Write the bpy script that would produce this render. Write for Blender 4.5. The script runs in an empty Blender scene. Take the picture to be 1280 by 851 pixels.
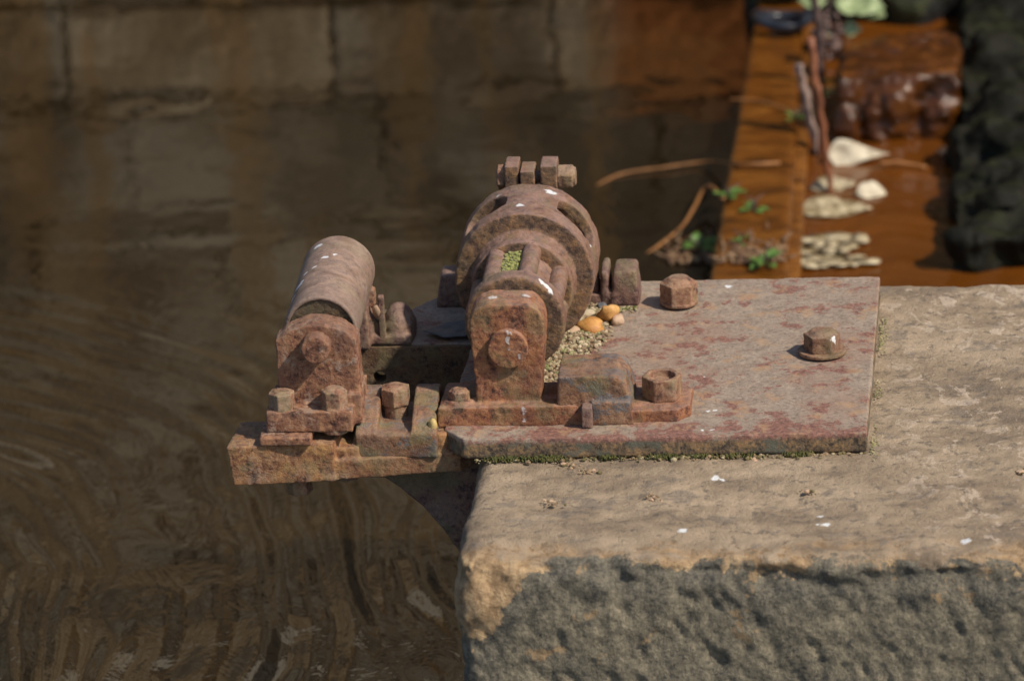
import bpy, bmesh, math, random
import numpy as np
from mathutils import Vector, Matrix
random.seed(7); RNG = np.random.default_rng(7)
PI = math.pi; rad = math.radians
sc = bpy.context.scene
COL = sc.collection

# ------------------------------------------------------------------ camera
PITCH, ROLL, DIST, FPX = rad(21), rad(2.6), 8.0, 8000.0
CAM = np.array([0, -DIST*math.cos(PITCH), DIST*math.sin(PITCH)])
fw = np.array([0, math.cos(PITCH), -math.sin(PITCH)])
r0 = np.array([1., 0, 0]); u0 = np.array([0, math.sin(PITCH), math.cos(PITCH)])
RX = r0*math.cos(ROLL) - u0*math.sin(ROLL); UP = r0*math.sin(ROLL) + u0*math.cos(ROLL)
def ground(x, y, z):
    """point of the horizontal plane at height z seen at photo coordinate x, y"""
    d = fw + (x-640)/FPX*RX + (425.5-y)/FPX*UP
    return CAM + d*((z-CAM[2])/d[2])
cd = bpy.data.cameras.new('camera'); cam = bpy.data.objects.new('camera', cd); COL.objects.link(cam)
cd.sensor_width = 36; cd.lens = 36*FPX/1280; cd.clip_end = 300; cd.clip_start = .1
m = Matrix(((RX[0], UP[0], -fw[0], CAM[0]), (RX[1], UP[1], -fw[1], CAM[1]), (RX[2], UP[2], -fw[2], CAM[2]), (0, 0, 0, 1)))
cam.matrix_world = m
cd.dof.use_dof = True; cd.dof.focus_distance = DIST-.18; cd.dof.aperture_fstop = 5.0
sc.camera = cam

# ------------------------------------------------------------------ light
SUN_EL, SUN_FRONT = rad(47), rad(31)
sd = Vector((math.cos(SUN_EL)*math.cos(SUN_FRONT), -math.cos(SUN_EL)*math.sin(SUN_FRONT), math.sin(SUN_EL)))
sl = bpy.data.lights.new('sun', 'SUN'); sl.energy = 4.75; sl.angle = rad(2); sl.color = (1, .915, .785)
so = bpy.data.objects.new('sun', sl); COL.objects.link(so)
so.rotation_euler = sd.to_track_quat('Z', 'Y').to_euler()
w = bpy.data.worlds.new('World'); sc.world = w; w.use_nodes = True
nt = w.node_tree; sky = nt.nodes.new('ShaderNodeTexSky'); sky.sky_type = 'NISHITA'; sky.sun_disc = False
sky.sun_elevation = SUN_EL; sky.sun_rotation = math.atan2(sd.x, sd.y)
nt.links.new(sky.outputs[0], nt.nodes['Background'].inputs[0]); nt.nodes['Background'].inputs[1].default_value = .125
sc.view_settings.view_transform = 'Standard'; sc.view_settings.look = 'None'
sc.view_settings.exposure = 0; sc.view_settings.gamma = 1
sc.cycles.use_denoising = True
sc.cycles.max_bounces = 6

# ------------------------------------------------------------------ numpy noise
_P = np.random.default_rng(3).permutation(4096).astype(np.int64)
def vnoise(p):
    i = np.floor(p).astype(np.int64); f = p-i; f = f*f*f*(f*(f*6-15)+10)
    def h(a, b, c): return _P[(_P[(_P[a & 4095]+b) & 4095]+c) & 4095]/2047.5-1
    x, y, z = i[..., 0], i[..., 1], i[..., 2]; fx, fy, fz = f[..., 0], f[..., 1], f[..., 2]
    def l(a, b, t): return a+(b-a)*t
    return l(l(l(h(x, y, z), h(x+1, y, z), fx), l(h(x, y+1, z), h(x+1, y+1, z), fx), fy),
             l(l(h(x, y, z+1), h(x+1, y, z+1), fx), l(h(x, y+1, z+1), h(x+1, y+1, z+1), fx), fy), fz)
def fbm(p, octv=4, g=.5):
    s = 0; a = 1
    for k in range(octv): s = s+a*vnoise(p+17.3*k); p = p*2.03; a *= g
    return s

# ------------------------------------------------------------------ material helpers
class NG:
    def __init__(s, name):
        s.m = bpy.data.materials.new(name); s.m.use_nodes = True; s.t = s.m.node_tree
        s.b = s.t.nodes['Principled BSDF']; s.pos = s.t.nodes.new('ShaderNodeNewGeometry')
    def n(s, kind, **kw):
        o = s.t.nodes.new('ShaderNode'+kind)
        for k, v in kw.items(): setattr(o, k, v)
        return o
    def l(s, a, b): s.t.links.new(a, b)
    def put(s, sock, v):
        if hasattr(v, 'node'): s.l(v, sock)
        else: sock.default_value = v
    def noise(s, scale, det=5, ro=.6, stretch=None, dist=0, vec=None):
        o = s.n('TexNoise'); o.inputs['Scale'].default_value = scale; o.inputs['Detail'].default_value = det
        o.inputs['Roughness'].default_value = ro; o.inputs['Distortion'].default_value = dist
        v = vec or s.pos.outputs['Position']
        if stretch:
            mp = s.n('Mapping'); mp.inputs['Scale'].default_value = stretch; s.l(v, mp.inputs[0]); v = mp.outputs[0]
        s.l(v, o.inputs['Vector']); return o.outputs['Fac']
    def ramp(s, f, stops, interp='LINEAR'):
        r = s.n('ValToRGB'); r.color_ramp.interpolation = interp
        e = r.color_ramp.elements
        while len(e) < len(stops): e.new(.5)
        for k, (p, c) in enumerate(stops):
            e[k].position = p; c = (c, c, c) if not hasattr(c, '__len__') else c
            e[k].color = (*c, 1)
        s.l(f, r.inputs[0]); return r.outputs[0]
    def mix(s, f, a, b, mode='MIX'):
        o = s.n('Mix', data_type='RGBA', blend_type=mode)
        s.put(o.inputs[0], f)
        s.put(o.inputs[6], a if hasattr(a, 'node') else (*a, 1)); s.put(o.inputs[7], b if hasattr(b, 'node') else (*b, 1))
        return o.outputs[2]
    def math(s, op, a, b=0, c=0):
        o = s.n('Math', operation=op); s.put(o.inputs[0], a); s.put(o.inputs[1], b); s.put(o.inputs[2], c); return o.outputs[0]
    def step(s, v, a, b):
        o = s.n('MapRange', interpolation_type='SMOOTHSTEP'); s.put(o.inputs[0], v); o.inputs[1].default_value = a; o.inputs[2].default_value = b
        return o.outputs[0]
    def xyz(s, normal=False):
        o = s.n('SeparateXYZ'); s.l(s.pos.outputs['Normal' if normal else 'Position'], o.inputs[0]); return o.outputs
    def spots(s, pts):
        """mask of small irregular spots at given points; each (x, y, z, r)"""
        wob = s.n('TexNoise'); wob.inputs['Scale'].default_value = 120; s.l(s.pos.outputs['Position'], wob.inputs[0])
        wv = s.n('VectorMath', operation='MULTIPLY_ADD'); s.l(wob.outputs['Color'], wv.inputs[0])
        wv.inputs[1].default_value = (.011,)*3; s.l(s.pos.outputs['Position'], wv.inputs[2])
        out = None
        for x, y, z, r in pts:
            d = s.n('VectorMath', operation='DISTANCE'); s.l(wv.outputs[0], d.inputs[0]); d.inputs[1].default_value = (x+.0055, y+.0055, z+.0055)
            k = s.step(d.outputs['Value'], r*1.15, r*.6)
            out = k if out is None else s.math('MAXIMUM', out, k)
        return out
    def done(s, col, rough, bump=None, dist=.002, strength=1):
        s.put(s.b.inputs['Base Color'], col if hasattr(col, 'node') else (*col, 1)); s.put(s.b.inputs['Roughness'], rough)
        if bump is not None:
            b = s.n('Bump'); b.inputs['Distance'].default_value = dist; b.inputs['Strength'].default_value = strength
            s.l(bump, b.inputs['Height']); s.l(b.outputs[0], s.b.inputs['Normal'])
        return s.m

def rust(name, dark, red, orange, grey, dust=.75, greyamt=.3, spots=None, pit=.0022, lich=.5, green=0, crust=0, scab=.0, con=1.0, spotamt=1, flake=None):
    g = NG(name)
    a = g.noise(18, 6, .62, dist=.4); b = g.noise(58, 9, .72); b2 = g.noise(170, 6, .72); c = g.noise(620, 3, .6); d = g.noise(33, 5, .6, dist=1.0)
    mixn = g.math('ADD', g.math('MULTIPLY', b, .6), g.math('MULTIPLY', b2, .4))
    w_ = .095/con
    col = g.ramp(mixn, [(.5-w_, dark), (.5-w_*.35, red), (.5+w_*.3, [(x+y)/2 for x, y in zip(red, orange)]), (.5+w_, orange)])
    col = g.mix(g.math('MULTIPLY', g.step(g.math('ADD', g.math('MULTIPLY', a, .7), g.math('MULTIPLY', b2, .3)), .49, .55), greyamt), col, grey)
    if flake:
        col = g.mix(g.math('MULTIPLY', g.step(g.math('ADD', g.math('MULTIPLY', g.noise(40, 6, .65, stretch=(.6, 1.3, 1)), .7), g.math('MULTIPLY', b2, .3)), .52, .555), .85), col, flake)
    if scab:
        m_ = g.step(g.math('ADD', g.math('MULTIPLY', g.noise(34, 7, .7, dist=.6), .65), g.math('MULTIPLY', b2, .35)), .535, .57)
        col = g.mix(g.math('MULTIPLY', m_, scab), col, (.36, .29, .23))
    nrm = g.xyz(True)
    big = g.noise(7, 4, .55); run = g.noise(48, 5, .65, stretch=(1, 1, .16))
    col = g.mix(g.math('MULTIPLY', g.step(big, .50, .62), .45), col, [(x*.55+y*.45) for x, y in zip(dark, red)])
    col = g.mix(g.math('MULTIPLY', g.math('MULTIPLY', g.step(run, .54, .62), g.step(nrm[2], .5, .1)), .45), col, [x*.8 for x in red])
    gv = g.mix(g.step(mixn, .44, .56), [grey[0]*.8, grey[1]*.76, grey[2]*.76], [grey[0]*1.15, grey[1]*1.05, grey[2]*.98])
    dm = g.math('MULTIPLY', g.math('MULTIPLY', g.step(nrm[2], .3, .85), dust), g.step(g.math('ADD', g.math('MULTIPLY', d, .7), g.math('MULTIPLY', b2, .3)), .60, .46))
    col = g.mix(dm, col, gv)
    if green: col = g.mix(g.math('MULTIPLY', g.step(g.noise(24, 6, .65), .50, .60), green), col, (.17, .155, .07))
    if crust:   # rough unworn casting skin on the faces turned to the front
        ck = g.math('MULTIPLY', g.step(nrm[1], -.72, -.9), crust)
        col = g.mix(ck, col, g.ramp(mixn, [(.42, (.045, .032, .022)), (.48, (.11, .07, .04)), (.54, (.20, .11, .05)), (.61, (.32, .17, .065))]))
    col = g.mix(g.math('MULTIPLY', g.step(c, .58, .72), lich), col, (.42, .34, .26))
    col = g.mix(g.math('MULTIPLY', g.step(b2, .42, .33), .45), col, [x*.4 for x in dark])
    if spots:
        k = g.spots(spots); col = g.mix(g.math('MULTIPLY', k, spotamt), col, (.66, .65, .64))
    bm = g.math('ADD', g.math('ADD', g.math('MULTIPLY', b, 1.0), g.math('MULTIPLY', b2, .8)), g.math('MULTIPLY', c, .3))
    g.b.inputs['Specular IOR Level'].default_value = .35
    return g.done(col, g.ramp(b, [(.3, .6), (.7, .85)]), bm, pit, 1)

# ------------------------------------------------------------------ mesh helpers (machine: u right, v back, z up, metres)
class MB:
    def __init__(s): s.bm = bmesh.new()
    def prism(s, poly, a, b, axis='v', top=None):
        """closed prism: poly in (u,z) for axis v, (u,v) for axis z, (v,z) for axis u"""
        def P(p, t): return {'v': (p[0], t, p[1]), 'z': (p[0], p[1], t), 'u': (t, p[0], p[1])}[axis]
        A = [s.bm.verts.new(P(p, a)) for p in poly]; B = [s.bm.verts.new(P(p, b)) for p in (top or poly)]
        n = len(poly); s.bm.faces.new(A); s.bm.faces.new(B[::-1])
        for i in range(n): s.bm.faces.new((A[i], B[i], B[(i+1) % n], A[(i+1) % n]))
        return s
    def box(s, u0, u1, v0, v1, z0, z1, tin=0):
        return s.prism([(u0, v0), (u1, v0), (u1, v1), (u0, v1)], z0, z1, 'z', [(u0+tin, v0+tin), (u1-tin, v0+tin), (u1-tin, v1-tin), (u0+tin, v1-tin)])
    def cyl(s, c, r, a, b, axis='z', n=32, r2=None, ph=0):
        """cylinder; c is the centre in the plane across the axis"""
        r2 = r if r2 is None else r2
        p1 = [(c[0]+r*math.cos(ph+2*PI*i/n), c[1]+r*math.sin(ph+2*PI*i/n)) for i in range(n)]
        p2 = [(c[0]+r2*math.cos(ph+2*PI*i/n), c[1]+r2*math.sin(ph+2*PI*i/n)) for i in range(n)]
        return s.prism(p1, a, b, axis, p2)
    def lathe(s, c, prof, n=64):
        """revolve closed profile [(r, v)] round the v axis through c=(u,z); r=0 not allowed"""
        rings = []
        for r, v in prof: rings.append([s.bm.verts.new((c[0]+r*math.sin(2*PI*i/n), v, c[1]+r*math.cos(2*PI*i/n))) for i in range(n)])
        for k in range(len(rings)):
            A, B = rings[k], rings[(k+1) % len(rings)]
            for i in range(n): s.bm.faces.new((A[i], A[(i+1) % n], B[(i+1) % n], B[i]))
        return s
    def ball(s, c, r, sub=2, sq=(1, 1, 1), rot=0):
        res = bmesh.ops.create_icosphere(s.bm, subdivisions=sub, radius=r, matrix=Matrix.Translation(c) @ Matrix.Rotation(rot, 4, 'Z') @ Matrix.Diagonal((*sq, 1)))
        return res['verts']
    def tube(s, pts, radii, n=8):
        pts = [Vector(p) for p in pts]; rings = []
        for i, p in enumerate(pts):
            t = (pts[min(i+1, len(pts)-1)]-pts[max(i-1, 0)]).normalized()
            x = t.orthogonal().normalized() if i == 0 else (x-t*x.dot(t)).normalized()
            y = t.cross(x)
            rings.append([s.bm.verts.new(p+radii[i]*(math.cos(2*PI*k/n)*x+math.sin(2*PI*k/n)*y)) for k in range(n)])
        for A, B in zip(rings, rings[1:]):
            for k in range(n): s.bm.faces.new((A[k], A[(k+1) % n], B[(k+1) % n], B[k]))
        s.bm.faces.new(rings[0][::-1]); s.bm.faces.new(rings[-1]); return s
    def build(s, name, mat, parent=None, loc=None, smooth=True):
        bmesh.ops.recalc_face_normals(s.bm, faces=s.bm.faces)
        me = bpy.data.meshes.new(name); s.bm.to_mesh(me); s.bm.free()
        if mat: me.materials.append(mat)
        for p in me.polygons: p.use_smooth = smooth
        o = bpy.data.objects.new(name, me); COL.objects.link(o)
        if parent: o.parent = parent
        if loc: o.location = loc
        return o
def tex(name, size, depth=3):
    t = bpy.data.textures.get(name)
    if not t:
        t = bpy.data.textures.new(name, 'CLOUDS'); t.noise_scale = size; t.noise_depth = depth
    return t
def cast(o, vox=.0018, it=4, amp=.0016, size=.012, amp2=0.0, size2=.05):
    """rounded, pitted casting: fuse the solids, round the edges, roughen"""
    r = o.modifiers.new('fuse', 'REMESH'); r.mode = 'VOXEL'; r.voxel_size = vox; r.use_smooth_shade = True
    q = o.modifiers.new('round', 'SMOOTH'); q.factor = .5; q.iterations = it
    if amp2:
        d = o.modifiers.new('wear', 'DISPLACE'); d.texture = tex('clouds_%g' % size2, size2, 2); d.texture_coords = 'GLOBAL'; d.strength = amp2; d.mid_level = .5
    d = o.modifiers.new('pits', 'DISPLACE'); d.texture = tex('clouds_%g' % size, size); d.texture_coords = 'GLOBAL'; d.strength = amp; d.mid_level = .5
    return o
def empty(name, loc, rz=0):
    o = bpy.data.objects.new(name, None); COL.objects.link(o); o.location = loc; o.rotation_euler = (0, 0, rz); o.empty_display_size = .05; return o
def tag(o, label=None, cat=None, group=None, kind=None):
    for k, v in (('label', label), ('category', cat), ('group', group), ('kind', kind)):
        if v: o[k] = v
    return o

# ------------------------------------------------------------------ rust materials
YAW = rad(5.5)
def mw(u, v, z): return (u*math.cos(YAW)+v*math.sin(YAW), -u*math.sin(YAW)+v*math.cos(YAW), z)
DARK, RED, ORG, GREY = (.075, .030, .024), (.225, .088, .052), (.34, .165, .075), (.285, .205, .155)
drops_wheel = [mw(*p[:3])+(p[3],) for p in [(-.012, .03, .176, .0075), (.018, -.005, .182, .006), (.052, .055, .176, .0075), (-.014, .052, .178, .005), (.057, -.182, .145, .0055), (.062, -.183, .141, .0055), (.067, -.184, .136, .005), (.103, .0, .126, .003)]]
spots_ped = [mw(*p[:3])+(p[3],) for p in [(.002, -.245, .150, .0055), (.043, -.236, .150, .0055), (.0225, -.279, .118, .0026), (.0230, -.279, .1155, .0022), (.0265, -.279, .117, .0018), (.0222, -.280, .110, .0022), (.0218, -.280, .107, .0024), (.0220, -.280, .104, .0022), (.0226, -.280, .101, .0024), (.0222, -.280, .098, .0028), (.0230, -.280, .095, .0026), (.0330, -.280, .088, .002), (.0335, -.280, .085, .002), (.037, -.287, .021, .0022), (.0374, -.287, .018, .002), (.0368, -.287, .014, .0022), (.0372, -.287, .010, .002), (.0376, -.287, .006, .0026)]]  # droppings on top; streak down the axle end is a painted wet highlight
drops_roll = [mw(*p[:3])+(p[3],) for p in [(-.228, -.06, .150, .0065), (-.236, -.145, .146, .005), (-.241, -.175, .141, .007), (-.237, -.168, .145, .004), (-.246, -.20, .134, .0065), (-.25, -.225, .126, .004), (-.214, -.115, .156, .004), (-.204, -.108, .156, .003), (-.225, -.14, .153, .0035)]]
drops_plate = [mw(*p[:3])+(p[3],) for p in [(.262, .182, 0, .006), (.258, -.245, 0, .003), (.266, -.243, 0, .003), (.255, -.306, 0, .003), (.265, -.305, 0, .003), (.247, -.13, 0, .002)]]
M_bracket = rust('rust_orange', (.070, .030, .020), (.225, .092, .053), (.375, .188, .092), (.29, .20, .14), dust=.3, greyamt=.22, lich=.4, scab=.45, con=1.1, pit=.003)
M_arm = rust('rust_arm', (.075, .036, .022), (.235, .10, .048), (.40, .21, .08), (.28, .20, .135), dust=.45, greyamt=.25, lich=.3, scab=.2, green=.35, pit=.003)
M_ped = rust('rust_pedestal', (.065, .028, .02), (.225, .082, .042), (.37, .165, .068), (.31, .195, .145), dust=.7, greyamt=.1, lich=.3, spots=spots_ped, spotamt=.6, green=.35, scab=.1, con=1.1, pit=.0026)
M_keep = rust('rust_keeper', (.055, .03, .022), (.20, .09, .048), (.33, .175, .085), (.25, .185, .14), dust=.45, greyamt=.25, green=.5, flake=(.115, .115, .12), pit=.0028)
M_wheel = rust('rust_wheel', (.085, .045, .032), (.18, .092, .06), (.26, .14, .08), (.25, .165, .135), dust=.9, greyamt=.3, spots=drops_wheel, green=.3, crust=.65, con=.85, lich=.25)
M_roll = rust('rust_roller', (.11, .065, .05), (.20, .125, .09), (.27, .175, .12), (.275, .20, .16), dust=.9, greyamt=.8, spots=drops_roll, pit=.0008, lich=.3, green=.2, con=.8)
M_end = rust('rust_roller_end', (.04, .026, .016), (.10, .06, .032), (.19, .11, .05), (.12, .095, .06), dust=0, greyamt=.5, green=.4)
M_plum = rust('rust_purple', (.06, .03, .028), (.165, .085, .07), (.27, .16, .10), (.23, .165, .135), dust=.45, greyamt=.35, green=.45, scab=.15)
glare_nut = [mw(.4045, -.0745, .0255)+(.0048,), mw(.4065, -.072, .020)+(.0035,)]  # white glare painted on the side of the washered nut
M_nut = rust('rust_nut', (.06, .03, .022), (.22, .10, .06), (.34, .20, .11), (.26, .20, .14), dust=.3, greyamt=.5, green=.35, pit=.0014, spots=glare_nut)
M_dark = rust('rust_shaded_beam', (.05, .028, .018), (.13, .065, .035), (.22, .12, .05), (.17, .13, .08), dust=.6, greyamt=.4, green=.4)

def plate_mat():
    g = NG('rust_plate')
    z = g.xyz()[2]
    x, y, z = g.xyz()
    a = g.noise(24, 8, .7, dist=.2); b = g.noise(52, 9, .72); b2 = g.noise(190, 6, .7); c = g.noise(640, 3, .6); e = g.noise(7, 4, .55)
    top = g.ramp(g.math('ADD', g.math('MULTIPLY', b, .5), g.math('MULTIPLY', b2, .5)), [(.41, (.195, .147, .110)), (.5, (.275, .210, .158)), (.59, (.35, .272, .205))])
    top = g.mix(g.math('MULTIPLY', g.step(e, .48, .60), .45), top, (.27, .165, .115))
    lowv = g.math('MULTIPLY', g.step(g.math('ADD', y, g.math('MULTIPLY', x, .096)), -.245, -.325), .07)
    pm = g.math('ADD', g.math('ADD', g.math('MULTIPLY', a, .62), g.math('MULTIPLY', b, .26)), g.math('ADD', g.math('MULTIPLY', e, .12), lowv))
    pat = g.step(g.math('ADD', pm, g.math('MULTIPLY', b2, .10)), .580, .608)
    top = g.mix(g.math('MULTIPLY', pat, .88), top, g.ramp(b2, [(.38, (.095, .040, .035)), (.5, (.19, .080, .060)), (.62, (.29, .135, .092))]))
    top = g.mix(g.math('MULTIPLY', g.step(g.noise(28, 6, .65), .56, .62), .5), top, (.40, .245, .13))
    top = g.mix(g.math('MULTIPLY', g.step(c, .58, .72), .5), top, (.45, .37, .29))
    top = g.mix(g.math('MULTIPLY', g.step(b2, .41, .32), .5), top, (.09, .06, .05))
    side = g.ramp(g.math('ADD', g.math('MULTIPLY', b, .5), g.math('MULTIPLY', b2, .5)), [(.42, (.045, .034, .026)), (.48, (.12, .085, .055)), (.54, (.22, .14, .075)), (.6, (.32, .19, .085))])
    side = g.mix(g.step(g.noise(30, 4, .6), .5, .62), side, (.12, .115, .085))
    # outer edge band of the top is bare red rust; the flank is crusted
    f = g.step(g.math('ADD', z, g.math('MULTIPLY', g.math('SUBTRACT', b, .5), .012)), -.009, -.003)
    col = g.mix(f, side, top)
    col = g.mix(g.spots(drops_plate), col, (.66, .65, .64))
    g.b.inputs['Specular IOR Level'].default_value = .35
    return g.done(col, .75, g.math('ADD', b, g.math('ADD', g.math('MULTIPLY', b2, .7), g.math('MULTIPLY', c, .3))), .0018, .9)
M_plate = plate_mat()

# ------------------------------------------------------------------ the iron roller assembly
mach = empty('rope_roller', (0, 0, 0), -YAW)
tag(mach, 'rusty cast iron rope roller bolted to the corner of the stone quay', 'rope roller')

b = MB()
b.prism([(-.058, -.296), (-.033, -.329), (.2, -.327), (.452, -.319), (.4545, .214), (.1, .206), (-.07, .205), (-.137, .118), (-.275, .118), (-.275, -.006), (-.05, -.008)], -.026, 0, 'z')
cast(b.build('base_plate', M_plate, mach), .0022, 3, .0012, .01, .0035, .07)
# beam under the back arm, with a drilled hole
b = MB(); N = 24; hc = (-.167, -.043); R4 = (-.275, -.045, -.115, -.002)
def rectpt(t):
    c, s_ = math.cos(t), math.sin(t)
    k = 1e9
    if c > 1e-9: k = min(k, (R4[1]-hc[0])/c)
    if c < -1e-9: k = min(k, (R4[0]-hc[0])/c)
    if s_ > 1e-9: k = min(k, (R4[3]-hc[1])/s_)
    if s_ < -1e-9: k = min(k, (R4[2]-hc[1])/s_)
    return (hc[0]+k*c, hc[1]+k*s_)
ang = sorted([2*PI*i/N for i in range(N)]+[math.atan2(z-hc[1], u-hc[0]) % (2*PI) for u in R4[:2] for z in R4[2:]])
V4 = []
for t in ang:
    o_ = rectpt(t); i_ = (hc[0]+.008*math.cos(t), hc[1]+.008*math.sin(t))
    V4.append([b.bm.verts.new((p[0], v, p[1])) for p in (o_, i_) for v in (-.012, .02)])
for i in range(len(V4)):
    A, B = V4[i], V4[(i+1) % len(V4)]
    for q in ((0, 2), (2, 3), (3, 1), (1, 0)): b.bm.faces.new((A[q[0]], A[q[1]], B[q[1]], B[q[0]]))
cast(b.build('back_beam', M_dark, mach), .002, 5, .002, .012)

# front arm with its stepped end
b = MB()
b.prism([(-.312, -.346), (-.19, -.333), (-.178, -.25), (-.307, -.262)], -.051, -.001, 'z', [(-.318, -.346), (-.19, -.333), (-.178, -.25), (-.312, -.262)])
b.prism([(-.195, -.331), (-.04, -.306), (-.02, -.28), (-.02, -.22), (-.195, -.24)], -.051, -.026, 'z')
b.box(-.205, -.160, -.322, -.25, -.045, -.012)
b.prism([(-.168, -.313), (-.06, -.305), (-.02, -.27), (-.02, -.2), (-.168, -.21)], -.04, -.002, 'z')
cast(b.build('front_arm', M_arm, mach), .0018, 4, .0026, .012, .004, .04)
b = MB(); b.prism([(-.170, -.05), (-.147, -.064), (-.12, -.083), (-.091, -.110), (-.065, -.144), (-.045, -.178), (-.028, -.21), (-.012, -.25), (-.004, -.25), (-.004, -.045)], -.275, -.235)
cast(b.build('arch_bracket', M_plum, mach), .002, 3, .0016, .012)

# saddle lug between the two brackets
b = MB()
b.box(-.166, -.066, -.316, -.205, -.03, .001)
rib = [(-.316, -.028), (-.316, .002), (-.29, .015), (-.262, .027), (-.235, .033), (-.215, .028), (-.205, .0), (-.205, -.02)]
b.prism(rib, -.165, -.138, 'u'); b.prism(rib, -.098, -.068, 'u')
cast(b.build('saddle_lug', M_keep, mach), .0017, 12, .0018, .012)

def nut(name, mat, r, h, dome=.004, ph=.3, hole=0, washer=0, shank=0):
    b = MB(); b.cyl((0, 0), r, 0, h, 'z', 6, ph=ph)
    if dome: b.cyl((0, 0), r*.84, h-.001, h+dome, 'z', 24, r2=r*.52)
    if shank: b.cyl((0, 0), shank, -.03, .002, 'z', 20)
    if hole:
        b.bm.free(); b = MB(); n = 48
        R_ = []
        for i in range(n):
            t = 2*PI*i/n; a6 = ((t-ph) % (PI/3))-PI/6; ro = r*math.cos(PI/6)/math.cos(a6)
            R_.append([b.bm.verts.new((q*math.cos(t), q*math.sin(t), z)) for q, z in ((ro, 0), (ro, h), (hole, h), (hole*.9, h-.009))])
        for i in range(n):
            A, B = R_[i], R_[(i+1) % n]
            for k in range(3): b.bm.faces.new((A[k], B[k], B[k+1], A[k+1]))
        b.bm.faces.new([q[0] for q in R_][::-1]); b.bm.faces.new([q[3] for q in R_])
    return b
def add_nut(parent, loc, *a, mat=None, washer=0, name='nut', tilt=None, label=None, **k):
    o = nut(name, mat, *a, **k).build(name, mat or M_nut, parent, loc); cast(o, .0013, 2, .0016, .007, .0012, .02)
    if tilt: o.rotation_euler = tilt
    if label: o['label'] = label
    if washer:
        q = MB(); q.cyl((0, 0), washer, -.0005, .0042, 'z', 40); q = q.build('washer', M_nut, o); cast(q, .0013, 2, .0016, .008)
    return o
add_nut(mach, (.203, .117, .004), .0245, .028, .006, .19, washer=.024, label='tall domed nut at the back edge of the plate')
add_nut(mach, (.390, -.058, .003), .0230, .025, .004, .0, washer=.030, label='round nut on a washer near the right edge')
add_nut(mach, (.2025, -.233, .0155), .0250, .028, 0, .19, hole=.0165, label='hollow topped nut at the end of the foot')
sn = add_nut(mach, (-.121, -.250, .017), .0185, .021, .003, .5, shank=.0145)

# left roller, its two brackets
b = MB(); b.lathe((-.2075, .112), [(.012, -.244), (.0395, -.244), (.0395, -.252), (.043, -.252), (.0448, -.249), (.0448, -.04), (.043, -.036), (.012, -.036)], 96)
cast(b.build('roller', M_roll, mach), .0017, 2, .0007, .012, .0015, .05)
b = MB(); b.cyl((-.2075, .112), .041, -.2495, -.238, 'v', 64); cast(b.build('roller_end', M_end, bpy.data.objects['roller']), .0016, 2, .0028, .01)
b = MB(); b.cyl((-.2075, .112), .0175, -.31, .03, 'v', 40)
b.cyl((-.2075, .112), .0175, -.318, -.309, 'v', 40, r2=.017)
cast(b.build('pivot_pin', M_bracket, mach), .0016, 3, .0024, .009)
arch = [(-.2575+.0, .03), (-.2575, .118)]+[(-.2075+.0665*math.sin(t), .0705+.0665*math.cos(t)) for t in np.linspace(-.80, .80, 14)]+[(-.1595, .115), (-.1565, .03)]
arch = [(min(max(x, -.2575), -.157), z) for x, z in arch]
b = MB(); b.prism(arch, -.297, -.257)
b.box(-.270, -.1655, -.329, -.235, .011, .037)
b.box(-.175, -.1565, -.305, -.24, .011, .05)
br = cast(b.build('roller_bracket', M_bracket, mach), .0016, 4, .0030, .011, .003, .035)
add_nut(br, (-.252, -.3115, .036), .0165, .0215, .002, .35, shank=.015)
add_nut(br, (-.188, -.3120, .036), .0165, .0235, .003, 1.0, shank=.0165)
b = MB(); b.box(-.278, -.215, -.345, -.29, .0, .0105); cast(b.build('shim', M_bracket, mach), .0016, 3, .0018, .01)
add_nut(mach, (-.238, -.305, -.076), .0165, .03, 0, .2); add_nut(mach, (-.180, -.300, -.060), .0165, .02, 0, .6)
b = MB(); b.prism([(-.245, 0), (-.24, .10), (-.225, .13), (-.195, .13), (-.18, .10), (-.175, 0)], -.028, .02)
b.box(-.26, -.125, -.012, .06, 0, .012); b.prism([(-.19, .0), (-.19, .05), (-.165, .028), (-.160, .0)], -.008, .03)
b.ball((-.143, .020, .010), 1, 4, (.0215, .030, .034)); b.box(-.163, -.124, -.004, .03, 0, .024, .002)
bb = cast(b.build('roller_bracket', M_plum, mach), .0018, 7, .0022, .014)
bb['label'] = 'purple brown rear bracket of the left roller'
add_nut(bb, (-.182, .022, .042), .0125, .022, .003, .4, shank=.009)
b = MB(); b.box(-.1655, -.157, -.012, .0, .002, .064, .0008); cast(b.build('split_pin', M_plum, bb), .0012, 3, .0014, .008)

# front pedestal of the cage roller
b = MB()
prof = [(-.0195, .02), (-.0255, .118)]+[(-.0255+.026-.026*math.cos(t), .123+.027*math.sin(t)) for t in np.linspace(.25, PI/2, 6)]+[(.0655-.026+.026*math.sin(t), .123+.027*math.cos(t)) for t in np.linspace(0, PI/2-.25, 6)]+[(.0655, .115), (.0575, .02)]
b.prism(prof, -.271, -.218)
b.prism([(-.068, -.287), (.125, -.284), (.17, -.280), (.222, -.277), (.238, -.258), (.238, -.205), (.225, -.185), (-.065, -.185)], -.002, .0155, 'z')
b.prism([(-.066, -.287), (.10, -.284), (.12, -.27), (.12, -.2), (-.062, -.2)], .01, .0245, 'z')
b.cyl((-.041, -.263), .0185, .02, .028, 'z', 24)
ped = cast(b.build('front_pedestal', M_ped, mach), .0018, 6, .0026, .011, .003, .04)
b = MB(); b.cyl((.021, .0955), .0245, -.279, -.26, 'v', 48); cast(b.build('axle_end', M_ped, ped), .0014, 3, .002, .008)
add_nut(ped, (-.041, -.263, .026), .0145, .012, .003, .2)
b = MB(); b.prism([(.078, .012), (.0795, .061), (.150, .061), (.160, .052), (.168, .03), (.169, .012)], -.282, -.204)
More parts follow.
